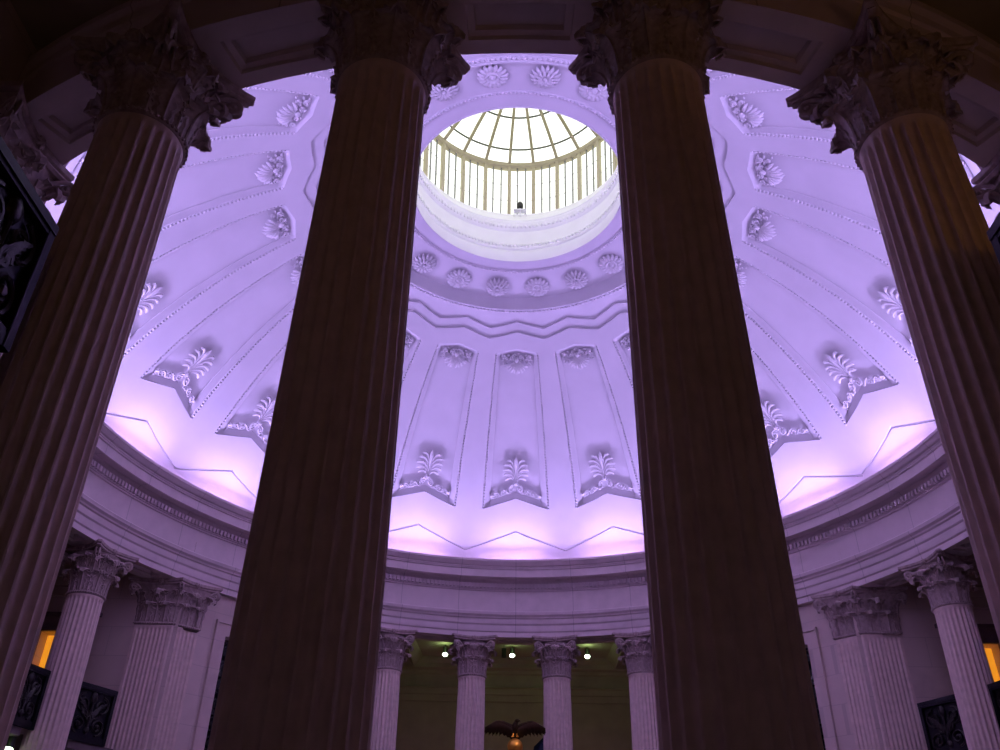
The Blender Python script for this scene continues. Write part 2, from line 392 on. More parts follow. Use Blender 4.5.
# bay end walls with a cornice, bay ceilings
for q, nm in enumerate(('north', 'east', 'south', 'west')):
    M = RZ(-rad(90*q))
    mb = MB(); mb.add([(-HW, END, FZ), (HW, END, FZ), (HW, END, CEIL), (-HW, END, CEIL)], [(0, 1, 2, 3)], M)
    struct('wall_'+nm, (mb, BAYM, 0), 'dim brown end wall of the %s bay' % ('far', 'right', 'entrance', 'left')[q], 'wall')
    mb = MB()
    pr = [(0, 6.25), (.05, 6.25), (.05, 6.44), (.09, 6.46), (.09, 6.62), (.13, 6.66), (.05, 6.72), (.05, 7.05), (.12, 7.10), (.12, 7.18), (.30, 7.22), (.30, 7.36), (.38, 7.46), (.38, 7.55)]
    def run(P0, P1, nrm):
        vs = []
        for P in (P0, P1):
            for o_, z in pr: vs.append((P[0]+nrm[0]*o_, P[1]+nrm[1]*o_, z))
        k = len(pr); mb.add(vs, [(i, i+1, k+i+1, k+i) for i in range(k-1)], M)
    run((-HW, END), (HW, END), (0, -1)); run((-HW, 9.66), (-HW, END), (1, 0)); run((HW, 9.66), (HW, END), (-1, 0))
    struct('trim_%d' % (q+2), (mb, BAYM, 25), 'moulded cornice round the %s bay' % ('far', 'right', 'entrance', 'left')[q], 'cornice')
    mb = MB(); vs = []; fs = []; n = 24
    for i in range(n+1):
        a = rad(-36+72*i/n); x, y = 9.54*sin(a), 9.54*cos(a)
        u = -5.61 + 11.22*i/n
        vs += [(x, y, CEIL), (u, END, CEIL)]
    for i in range(n): fs.append((2*i, 2*i+1, 2*i+3, 2*i+2))
    mb.add(vs, fs, M)
    for x in (-3.2, -1.07, 1.07, 3.2):      # tapering ceiling ribs
        mb.add([(x-.10, 9.68, CEIL), (x+.10, 9.68, CEIL), (x, 9.68, CEIL-.22), (x-.28, END-.3, CEIL), (x+.28, END-.3, CEIL), (x, END-.3, CEIL-.30)], [(0, 2, 5, 3), (2, 1, 4, 5), (0, 1, 2), (3, 5, 4)], M)
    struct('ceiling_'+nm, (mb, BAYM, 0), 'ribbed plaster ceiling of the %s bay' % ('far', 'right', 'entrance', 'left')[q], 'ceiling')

# ------------------------------------------------------------------ dome
SCZ, SR = 4.131, 10.05
def sp(t, u, off=0):
    t = rad(t); u = rad(u); R_ = SR + off
    return (R_*sin(t)*sin(u), R_*sin(t)*cos(u), SCZ + R_*cos(t))
DP = 0.10
rows = []                    # (apex t, slope per degree, panel depth, plain depth)
def rw(a, s, pd=0, d_=0): rows.append((a, s, pd, d_))
rw(64.4, 0); rw(63.2, .08); rw(60.6, .25)
rw(58.34, .344); rw(58.28, .344, 0, .035); rw(58.10, .344, 0, .035); rw(58.04, .344)
for i in range(1, 5): rw(58.04+(53.10-58.04)*i/5, .344+(.293-.344)*i/5)
rw(53.0, .293); rw(52.95, .293, .03); rw(52.15, .293, .09); rw(52.10, .293, DP)
for i in range(1, 18): rw(52.10+(29.35-52.10)*i/18, .293+(.132-.293)*i/18, DP)
rw(29.35, .132, DP); rw(29.25, .132, .092); rw(28.72, .132, .02); rw(28.64, .132, .012); rw(28.57, .132)
rw(27.6, .135); rw(26.8, .14); rw(25.82, .145); rw(25.80, .145, 0, .045); rw(25.1, .145, 0, .04); rw(24.22, .145, 0, .035); rw(24.20, .145, 0, .08)
rw(23.6, .10, 0, .07); rw(22.9, .05, 0, .04); rw(22.3, .0); rw(22.05, 0)
us = [0, 1.2, 2.4, 3.6, 4.95, 5.0, 6.05, 6.10, 6.16, 6.46, 6.50, 7.3, 8.1, 9.0]
du = {0: DP, 1.2: DP, 2.4: DP, 3.6: DP, 4.95: DP, 5.0: .085, 6.05: .03, 6.10: .01, 6.16: .06, 6.46: .06}
ul = [-u for u in us[:0:-1]] + us[:-1]      # sector columns, last shared with the next
cols = [(18*k+u, abs(u)) for k in range(20) for u in ul]
mb = MB(); vs = []; fs = []; NC = len(cols)
for a, s_, pd, d_ in rows:
    for az_, u in cols:
        vs.append(sp(a + s_*u, az_, max(d_, min(pd, du.get(u, 0)))))
for i in range(len(rows)-1):
    for j in range(NC):
        j2 = (j+1) % NC; fs.append((i*NC+j, i*NC+j2, (i+1)*NC+j2, (i+1)*NC+j))
mb.add(vs, fs)
dome = struct('ceiling', (mb, PLASTER, 24), 'purple-lit plaster dome with long sunk panels round an open oculus', 'dome ceiling')
mb = MB()
mb.lathe([(3.82, 13.46), (3.81, 13.40), (3.79, 13.385), (3.74, 13.39), (3.72, 13.37), (3.68, 13.375), (3.66, 13.41), (3.63, 13.48), (3.57, 13.61), (3.55, 13.65), (3.53, 13.66),
          (3.2, 13.72), (2.74, 13.80), (2.72, 13.78), (2.70, 13.78), (2.66, 13.78), (2.64, 13.82), (2.35, 13.83), (2.33, 13.815)], 160)
ob('oculus_ring', (mb, PLASTER, 24), dome)
def beadring(r, z, br, n):
    mb = MB()
    for k in range(n):
        a = 2*pi*k/n; mb.ball((r*sin(a), r*cos(a), z), br, 6, 4)
    return mb
ob('bead_moulding', (beadring(3.775, 13.385, .040, 250), ORNAMENT), dome)
ob('bead_moulding', (beadring(2.69, 13.78, .030, 220), ORNAMENT), dome)

def frame(t, az_, off):      # local x along the parallel, y up the dome, z into the room
    p = Vector(sp(t, az_, off)); c = Vector((0, 0, SCZ)); nz = (c-p).normalized()
    ny = (Vector(sp(t-.05, az_, off)) - p); ny = (ny - nz*ny.dot(nz)).normalized(); nx = ny.cross(nz)
    M = Matrix((nx, ny, nz)).transposed().to_4x4(); M.translation = p; return M
# anthemion (honeysuckle palmette) at the foot of each panel
def anthemion_mb():
    mb = MB()
    mb.tube(bez((0, .02, .04), (0, .30, .07), (0, .5, .10), (0, .78, .13), 8), [.03, .024, .020, .018, .024, .040, .054, .048, .008], 6, flat=.8, up=(0, 0, 1))
    for sx in (-1, 1):
        for i in range(5):
            yb = .05+.05*i; yt = [.09, .215, .36, .505, .635][i]; xt = [.285, .345, .355, .325, .235][i]
            p = bez((sx*.02, yb, .05), (sx*(.05+.014*(4-i)), yb+.12+.055*i, .09), (sx*xt*.62, yt+.155-.012*i, .15), (sx*xt, yt+.01, .09), 9)
            mb.tube(p, [.010, .013, .016, .020, .025, .031, .036, .040, .037, .014], 6, flat=.9, up=(0, 0, 1))
    mb.ball((0, .015, .08), .06, 8, 6, (1, 1.1, .9))
    return mb
ANTH = anthemion_mb().mesh('anthemion', ORNAMENT, 50)
def scroll_mb():
    mb = MB(); sl = .37
    for sx in (-1, 1):
        def Q(x, y, z=.09): return (sx*x, y*1.15 - sl*x, z)
        def sc(cx, cy, r0, turns, a0, sg, w_):
            w_ *= 1.15; p = spiral(cx, cy, r0, .012, turns, a0, 20, sg); mb.tube([Q(x, y) for x, y in p], [w_]*len(p), 5, flat=1.6, up=(0, 0, 1))
            mb.ball(Q(cx, cy, .07), w_*1.5, 6, 4)
        sc(.105, .115, .095, 1.6, pi*.9, -1, .017); sc(.36, .09, .07, 1.5, pi*.5, 1, .014); sc(.555, .085, .062, 1.4, pi*.6, -1, .013)
        mb.tube([Q(*q) for q in bez((.13, .02), (.22, -.02), (.25, .16), (.36, .16), 8)], [.012, .016, .018, .018, .018, .018, .018, .016, .014], 5, flat=1.5, up=(0, 0, 1))
        mb.tube([Q(*q) for q in bez((.38, .03), (.44, .0), (.46, .15), (.555, .147), 8)], [.012, .014, .016, .016, .016, .016, .015, .014, .012], 5, flat=1.5, up=(0, 0, 1))
        for x, y, r in [(.25, .12, .035), (.28, .05, .03), (.20, .07, .032), (.46, .13, .03), (.46, .05, .028), (.63, .05, .028), (.62, .13, .024), (.66, .02, .022)]:
            mb.ball(Q(x, y, .04), r, 7, 5, (1.2, .8, 1.2))
        # leafy crest at the outer end
        for j in range(3): mb.tube([Q(.60+.03*j, .05, .03), Q(.63+.03*j, .12, .08), Q(.68+.01*j, .17-.03*j, .04)], [.016, .022, .008], 5)
    return mb
SCRL = scroll_mb().mesh('scroll_frieze', ORNAMENT, 50)
def crest_mb():              # foliage and drooping palmette at the head of each panel, y up the dome
    mb = MB(); sl = .14
    for sx in (-1, 1):
        def Q(x, y, z=.085): return (sx*x, y - sl*x, z)
        def sc(cx, cy, r0, turns, a0, sg, w_):
            p = spiral(cx, cy, r0, .012, turns, a0, 18, sg); mb.tube([Q(x, y) for x, y in p], [w_]*len(p), 5, flat=1.6, up=(0, 0, 1)); mb.ball(Q(cx, cy, .07), w_*1.7, 6, 4)
        sc(.13, -.10, .075, 1.5, pi/2, 1, .016); sc(.30, -.09, .07, 1.5, pi/2, -1, .016); sc(.33, -.24, .05, 1.4, pi/2, 1, .014)
        for x, y, r in [(.05, -.04, .035), (.22, -.03, .035), (.37, -.03, .03), (.21, -.17, .04), (.38, -.15, .032), (.08, -.20, .035), (.27, -.27, .03), (.38, -.31, .02)]:
            mb.ball(Q(x, y, .045), r, 7, 5, (1.25, .85, 1.2))
        for i, (x, y) in enumerate([(.065, -.575), (.15, -.545), (.225, -.48), (.285, -.395)]):
            p = bez((.012+.010*i, -.20, .06), (.03+.025*i, -.32, .14), (x*.85, y+.11, .19), (x, y, .09), 7)
            mb.tube([(sx*a, b - sl*a*.3, c) for a, b, c in p], [.012, .015, .020, .026, .031, .035, .032, .010], 6, flat=.9, up=(0, 0, 1))
    mb.ball((0, -.17, .09), .06, 8, 6, (1, 1.3, 1))
    mb.tube([(0, -.22, .08), (0, -.40, .16), (0, -.55, .16), (0, -.61, .08)], [.012, .022, .032, .010], 6)
    return mb
CRST = crest_mb().mesh('palmette_crest', ORNAMENT, 50)
def beads_panel():
    mb = MB(); n = 56
    for sx in (-1, 1):
        for i in range(n+1):
            f = i/n; a = 52.95+(28.70-52.95)*f; s_ = .293+(.132-.293)*f
            u = 6.31; mb.ball(sp(a+s_*u, sx*u, .022), .036, 6, 4)
    return mb
BEAD = beads_panel().mesh('bead_moulding', ORNAMENT, 60)
def rosette_mb(kind):
    mb = MB()
    if kind == 0:            # pointed, two tiers of petals
        for tier, (n, L, r0, z) in enumerate([(16, .30, .05, .03), (12, .20, .03, .08)]):
            for k in range(n):
                a = 2*pi*(k+.5*tier)/n; M = Matrix.Rotation(a, 4, 'Z')
                mb.tube([(r0, 0, z), (L*.55, 0, z+.07), (L*.85, 0, z+.055), (L, 0, z)], [.015, .036*(1 if tier == 0 else .8), .036*(1 if tier == 0 else .8), .006], 6, M, flat=.55, up=(0, 0, 1))
        mb.ball((0, 0, .12), .045, 8, 6)
    else:                    # round: rim of lobed petals about a dished heart
        for k in range(16):
            a = 2*pi*k/16; M = Matrix.Rotation(a, 4, 'Z')
            mb.tube([(.12, 0, .06), (.18, 0, .085), (.25, 0, .07), (.295, 0, .03)], [.020, .034, .048, .028], 6, M, flat=.6, up=(0, 0, 1))
        p = [(0, .12), (.03, .125), (.055, .10), (.075, .075), (.095, .10), (.12, .115), (.14, .09), (.15, .05), (.15, 0)]
        mb.lathe(p, 24, flip=True)
        mb.ball((0, 0, .11), .035, 8, 5)
    return mb
ROS = [rosette_mb(0).mesh('rosette', ORNAMENT, 55), rosette_mb(1).mesh('rosette', ORNAMENT, 55)]
for k in range(20):
    ob('anthemion', ANTH, dome, frame(50.75, 18*k, DP-.005))
    ob('scroll_frieze', SCRL, dome, frame(52.02, 18*k, DP-.005))
    ob('palmette_crest', CRST, dome, frame(29.45, 18*k, DP-.005))
    ob('bead_moulding', BEAD, dome, RZ(-rad(18*k)))
    a = 18*k+9
    p = Vector((3.20*sin(rad(a)), 3.20*cos(rad(a)), 13.725)); nz = Vector((-.2*sin(rad(a))*.9, -.2*cos(rad(a))*.9, -1)).normalized()
    ny = Vector((-sin(rad(a)), -cos(rad(a)), 0)); ny = (ny - nz*ny.dot(nz)).normalized(); nx = ny.cross(nz)
    M = Matrix((nx, ny, nz)).transposed().to_4x4(); M.translation = p
    ob('rosette', ROS[(k+1) % 2], dome, M)

# ------------------------------------------------------------------ lantern over the oculus
lan = thing('skylight_lantern', 'round glazed lantern skylight with white curb above the oculus of the dome', 'skylight', (0, 0, 13.9))
LZ = 13.9
def L(prof): return [(r, z-LZ) for r, z in prof]
mb = MB(); mb.lathe(L([(2.62, 13.86), (2.325, 13.86), (2.315, 13.80), (2.312, 13.81), (2.318, 14.10), (2.35, 14.13), (2.41, 14.15), (2.43, 14.20), (2.44, 14.27), (2.40, 14.29), (2.39, 14.32), (2.41, 14.34), (2.41, 14.46), (2.43, 14.48), (2.44, 14.88),
                    (2.42, 14.90), (2.40, 14.95), (2.37, 15.05), (2.355, 15.12), (2.37, 15.14), (2.40, 15.18), (2.38, 15.22), (2.40, 15.28), (2.46, 15.34), (2.48, 15.42), (2.55, 15.50), (2.56, 15.60), (2.60, 15.63), (2.80, 15.64)]), 120)
ob('curb', (mb, WHITE, 25), lan)
mb = MB()
for k in range(170):
    a = 2*pi*k/170; mb.ball((2.40*sin(a), 2.40*cos(a), 14.40-LZ), .036, 6, 4, (1, 1, 1.3))
ob('bead_moulding', (mb, WHITE), lan)
mb = MB()
for k in range(150):
    a = 2*pi*k/150; mb.ball((2.39*sin(a), 2.39*cos(a), 15.01-LZ), .038, 6, 4, (1, 1, 1.6))
ob('egg_moulding', (mb, WHITE), lan)
NM = 26; GB, GT = 15.63, 17.46; RB, RT = 2.64, 2.72
mb = MB(); mb.lathe(L([(RT-.05, 17.41), (RT-.08, 17.46), (RT-.08, 17.52), (RT-.05, 17.54), (RT-.05, 17.60), (RT+.08, 17.64), (RT+.08, 17.41)]), 104, closed=True); ob('ring_beam', (mb, BRASS, 30), lan)
CR = 4.87; CZ = 17.58-4.04
def cap(r, off=0): return CZ + sqrt((CR+off)**2 - r*r)
mb = MB(); mb.lathe(L([(RB+.03, GB), (RT+.03, GT)]), 78); ob('side_glazing', (mb, GLASS), lan)
mb = MB(); mb.lathe(L([(RT, cap(RT, .03)), (2.4, cap(2.4, .03)), (2.0, cap(2., .03)), (1.5, cap(1.5, .03)), (1.0, cap(1., .03)), (.5, cap(.5, .03)), (.15, cap(.15, .03))]), 78); ob('roof_glazing', (mb, GLASS), lan)
mb = MB(); mb.box(-.030, .030, RB-.05, RB+.06, 0, 0.001)
def slanted(wd, dp, r0, r1, z0, z1):
    mb = MB(); vs = []
    for r, z in ((r0, z0), (r1, z1)):
        vs += [(-wd, r-dp, z-LZ), (wd, r-dp, z-LZ), (wd, r+dp*.5, z-LZ), (-wd, r+dp*.5, z-LZ)]
    mb.add(vs, [(0, 1, 5, 4), (1, 2, 6, 5), (2, 3, 7, 6), (3, 0, 4, 7), (0, 3, 2, 1), (4, 5, 6, 7)]); return mb
MUL = slanted(.042, .06, RB, RT, GB, GT).mesh('mullion', BRASS, 0)
BAR = slanted(.017, .02, RB+.01, RT+.01, GB, GT).mesh('glazing_bar', BARG, 0)
mb = MB()
rs = [2.72, 2.4, 2.0, 1.6, 1.2, .8, .4, .18]
vs = []; fs = []
for r in rs:
    z = cap(r)-LZ; vs += [(-.036, r, z-.05), (.036, r, z-.05), (.036, r, z+.02), (-.036, r, z+.02)]
for i in range(len(rs)-1):
    b = 4*i
    for k in range(4): fs.append((b+k, b+4+k, b+4+(k+1) % 4, b+(k+1) % 4))
mb.add(vs, fs); RIB = mb.mesh('rib', BRASS, 0)
for k in range(NM):
    a = 2*pi*(k+.5)/NM + rad(1.9)
    ob('mullion', MUL, lan, RZ(-a)); ob('rib', RIB, lan, RZ(-a))
    for j in (1, 2): ob('glazing_bar', BAR, lan, RZ(-(a+2*pi/NM*j/3)))
for r in (2.38, 1.60, .9):
    mb = MB(); mb.tube([(r*sin(2*pi*i/78), r*cos(2*pi*i/78), cap(r)-LZ) for i in range(79)], .026, 6); ob('glazing_ring', (mb, LEAD), lan)
for z in (16.2, 16.8):
    mb = MB(); r = RB+(RT-RB)*(z-GB)/(GT-GB)+.03; mb.tube([(r*sin(2*pi*i/78), r*cos(2*pi*i/78), z-LZ) for i in range(79)], .007, 4); ob('glazing_ring', (mb, BARG), lan)
mb = MB(); mb.lathe(L([(0.0, cap(.18)-.06), (.18, cap(.18)-.06), (.20, cap(.18)+.06), (0, cap(.18)+.10)]), 24); ob('crown_boss', (mb, BRASS), lan)
# camera on a shelf inside the lantern
sc_ = thing('security_camera', 'small black dome camera on a white bracket on the far rim of the lantern', 'camera', (.055, 2.50, 15.56))
mb = MB(); mb.ball((0, 0, .30), .085, 12, 8, (1, 1, 1.25)); mb.lathe([(0, .20), (.075, .20), (.085, .26), (.06, .34), (0, .34)], 16); ob('camera_housing', (mb, BLACK), sc_)
mb = MB(); mb.box(-.17, .17, -.06, .10, .10, .125); mb.box(-.02, .02, .0, .04, -.05, .20); mb.box(-.17, -.15, 0, .04, -.05, .10); mb.box(.15, .17, 0, .04, -.05, .10); ob('bracket', (mb, WHITE, 0), sc_)

# ------------------------------------------------------------------ columns
NECK = 5.62
def leaf_mesh(h, wd, name='acanthus_leaf', curl=1.0):
    """local: x across, y outward, z up, root at origin"""
    spine = bez((.0, 0), (.01, .45*h), (.02*curl, .95*h), (.12*curl, 1.0*h), 9) + bez((.12*curl, h), (.18*curl, h*1.0), (.225*curl, h*.95), (.20*curl, h*.82), 4)[1:]
    mb = MB(); rows_ = []; n = len(spine); NU = 8
    for i, (y, z) in enumerate(spine):
        v = i/(n-1)
        ww = wd*(0.72+.45*sin(pi*min(1, v*1.15)))*(1 - max(0, v-.70)**1.5*3.6)
        ww *= (1.0 + .20*(1 if i % 2 else -1)) if 0 < i < n-1 else 1.0
        r = []
        for j in range(-NU//2, NU//2+1):
            s = j/(NU/2); fl = .022*abs(s)**1.5*(.5+v) - .010*(1-abs(s)) + (.007 if j % 2 else -.004)
            r.append((s*ww*.5, y + .012 - fl*1.2 + .02*v*(1-abs(s)), z - .05*abs(s)*h*(v if v < .8 else .8)))
        rows_.append(r)
    mb.sheet([[p for p in reversed(r)] for r in rows_], .018)
    mb.tube([(0, y+.026+.016*(i/(n-1)), z) for i, (y, z) in enumerate(spine)], [.016*(1-.55*i/(n-1)) for i in range(n)], 5)
    return mb.mesh(name, CARVED, 45)
LEAF1 = leaf_mesh(.36, .27, curl=.95); LEAF2 = leaf_mesh(.61, .28, curl=1.25)
LEAF3 = leaf_mesh(.30, .17, curl=.85)
def volute_mesh():
    """corner volute in the local y(out)-z plane; y=0 at the bell axis"""
    mb = MB()
    for sx in (-1, 1):
        stem = bez((sx*.10, .30, .34), (sx*.09, .40, .56), (sx*.06, .50, .74), (sx*.035, .630, .76), 9)
        rad0 = .072
        cy, cz = .640, .76-.072
        sp_ = [(sx*(.035-.01*i/20), cy + (rad0*(1-i/22.))*sin(2*pi*1.55*i/20), cz + (rad0*(1-i/22.))*cos(2*pi*1.55*i/20)) for i in range(0, 20)]
        pts = stem[:-1] + sp_
        rr_ = [.020+.012*min(1, i/8) for i in range(len(stem)-1)] + [.032-.016*i/20 for i in range(len(sp_))]
        mb.tube(pts, rr_, 6, flat=.62, up=None)
        mb.ball((sx*.03, cy, cz), .026, 7, 5)
    mb.tube([(0, .46, .60), (0, .55, .69), (0, .62, .70)], [.03, .04, .03], 6)
    return mb.mesh('corner_volute', CARVED, 50)
VOL = volute_mesh()
def helix_mesh():
    """pair of small inner scrolls on one face; local y outward from the bell axis"""
    mb = MB()
    for sx in (-1, 1):
        stem = bez((sx*.15, .345, .36), (sx*.14, .37, .52), (sx*.13, .40, .68), (sx*.075, .43, .70), 7)
        spp = [(sx*(.075 - .058*(1-i/20)*sin(2*pi*1.5*i/18)*1.0), .435, .70-.055 + .055*(1-i/20)*cos(2*pi*1.5*i/18)) for i in range(18)]
        mb.tube(stem[:-1]+spp, [.017]*(len(stem)-1)+[.018-.009*i/18 for i in range(18)], 6); mb.ball((sx*.075, .44, .645), .022, 6, 5)
    for k in range(5):
        a = (k-2)*.5; mb.tube([(0, .38, .42), (.06*sin(a), .40, .50), (.10*sin(a), .41, .50+.08*cos(a))], [.012, .02, .006], 5)
    return mb.mesh('helix_scroll', CARVED, 50)
HEL = helix_mesh()
def fleuron_mesh():
    mb = MB()
    for k in range(7):
        a = 2*pi*k/7; mb.tube([(0, 0, 0), (.035*cos(a), .03, .035*sin(a)), (.068*cos(a), .012, .068*sin(a))], [.014, .026, .010], 6)
    mb.ball((0, .03, 0), .026, 8, 6); return mb.mesh('fleuron', CARVED, 50)
FLE = fleuron_mesh()
def abacus_mesh():
    mb = MB(); pl_ = []
    for q in range(4):
        for i in range(13):
            s = -1+2*i/12; x = s*.545; y = .43 + .165*abs(s)**1.9
            a = q*pi/2; pl_.append((x*cos(a)+y*sin(a), -x*sin(a)+y*cos(a)))
    n = len(pl_); lv = [(.88, .785), (.95, .80), (.93, .825), (.99, .84), (1.0, .85), (1.0, .886)]
    vs = []; fs = []
    for sc, z in lv: vs += [(x*sc, y*sc, z) for x, y in pl_]
    for i in range(len(lv)-1):
        for k in range(n): fs.append((i*n+(k+1) % n, i*n+k, (i+1)*n+k, (i+1)*n+(k+1) % n))
    fs.append(tuple(range(n))); fs.append(tuple((len(lv)-1)*n+k for k in reversed(range(n))))
    mb.add(vs, fs); return mb.mesh('abacus', CARVED, 30)
ABA = abacus_mesh()
def bell_mesh():
    mb = MB()
    mb.lathe([(0, .0), (.345, 0), (.368, .012), (.378, .03), (.368, .048), (.348, .06), (.345, .10), (.35, .30), (.365, .45), (.40, .60), (.45, .72), (.47, .765), (0, .765)], 40, flip=True)
    for k in range(48):
        a = 2*pi*k/48; mb.ball((.374*sin(a), .374*cos(a), .03), .019, 6, 4)
    return mb.mesh('capital', CARVED, 40)
BELL = bell_mesh()
def shaft_mesh():
    mb = MB(); NF = 24; per = 8; vs = []; fs = []; top = NECK-FZ; z0 = .42
    zs = [(z0, 0), (z0+.05, 0), (z0+.055, .6), (z0+.12, 1)] + [(z0+.12+(top-.17-z0-.12)*i/9, 1) for i in range(1, 10)] + [(top-.11, .92), (top-.07, .6), (top-.05, .0), (top+.002, 0)]
    for z, fd in zs:
        f = (z-z0)/(top-z0); R_ = .393 - .048*f**1.7
        if z <= z0+.05: R_ += .018
        if z > top-.03: R_ += .006
        for k in range(NF):
            for j in range(per):
                a = 2*pi*(k+(j/per))/NF; q = j/per
                dep = 0 if q < .2 else sin(pi*(q-.2)/.8)**.75*.034*fd
                vs.append(((R_-dep)*cos(a), (R_-dep)*sin(a), z))
    n = NF*per
    for i in range(len(zs)-1):
        for k in range(n): fs.append((i*n+k, i*n+(k+1) % n, (i+1)*n+(k+1) % n, (i+1)*n+k))
    mb.add(vs, fs); return mb.mesh('shaft', MARBLE, 38)
SHAFT = shaft_mesh()
def base_mesh():
    mb = MB(); mb.box(-.54, .54, -.54, .54, 0, .14)
    p = [(0, .14), (.50, .14), (.535, .17), (.54, .20), (.525, .235), (.49, .25), (.455, .27), (.445, .30), (.455, .325), (.48, .335), (.49, .365), (.47, .395), (.43, .41), (.42, .425), (0, .425)]
    mb.lathe(p, 48, flip=True); return mb.mesh('column_base', MARBLE, 35)
CBASE = base_mesh()
col0 = thing('fluted_column', '', 'column', (0, 0, FZ), 0, 'Corinthian columns round the rotunda')
ob('column_base', CBASE, col0); ob('shaft', SHAFT, col0)
CZS = Matrix.Scale((SO-NECK)/.8855, 4, (0, 0, 1))
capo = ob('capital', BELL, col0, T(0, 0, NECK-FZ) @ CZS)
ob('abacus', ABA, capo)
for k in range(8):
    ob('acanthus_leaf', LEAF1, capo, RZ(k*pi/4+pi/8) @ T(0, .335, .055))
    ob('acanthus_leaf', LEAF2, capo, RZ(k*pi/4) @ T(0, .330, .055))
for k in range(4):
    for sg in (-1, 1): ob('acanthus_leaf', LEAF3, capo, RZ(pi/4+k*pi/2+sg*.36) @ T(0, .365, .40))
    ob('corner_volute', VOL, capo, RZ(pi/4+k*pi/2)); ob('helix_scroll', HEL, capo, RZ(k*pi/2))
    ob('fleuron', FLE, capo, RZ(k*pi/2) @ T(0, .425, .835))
index_tree(col0)
RC = 9.258
lab = {
 (2, 1.5): 'outermost dark column on the left, leaning out over the left edge',
 (2, 0.5): 'big dark column just left of the oculus, full height of the view',
 (2, -0.5): 'big dark column just right of the oculus, full height of the view',
 (2, -1.5): 'outermost dark column on the right, leaning out over the right edge',
 (0, -1.5): 'leftmost of the four small lilac columns in the far group, half behind a near column',
 (0, -0.5): 'far lilac column just left of the bronze eagle',
 (0, 0.5): 'far lilac column just right of the bronze eagle',
 (0, 1.5): 'rightmost of the four small lilac columns in the far group, touching a near column',
 (3, 1.5): 'purple-lit slender column at far left in front of the amber window',
 (1, -1.5): 'purple-lit slender column at far right in front of the amber window',
 (3, 0.5): 'second column of the left bay, behind the leftmost near column', (3, -0.5): 'third column of the left bay, behind the leftmost near column',
 (3, -1.5): 'last column of the left bay, nearest the entrance bay', (1, -0.5): 'second column of the right bay, behind the rightmost near column',
 (1, 0.5): 'third column of the right bay, behind the rightmost near column', (1, 1.5): 'last column of the right bay, nearest the entrance bay'}
first = True
for q in (2, 0, 3, 1):
    for b in (-1.5, -.5, .5, 1.5):
        a = q*90 + b*TH
        o = col0 if first else copy_tree(col0); first = False
        o.location = (RC*sin(rad(a)), RC*cos(rad(a)), FZ); o.rotation_euler = (0, 0, -rad(a)); o['label'] = lab[(q, b)]

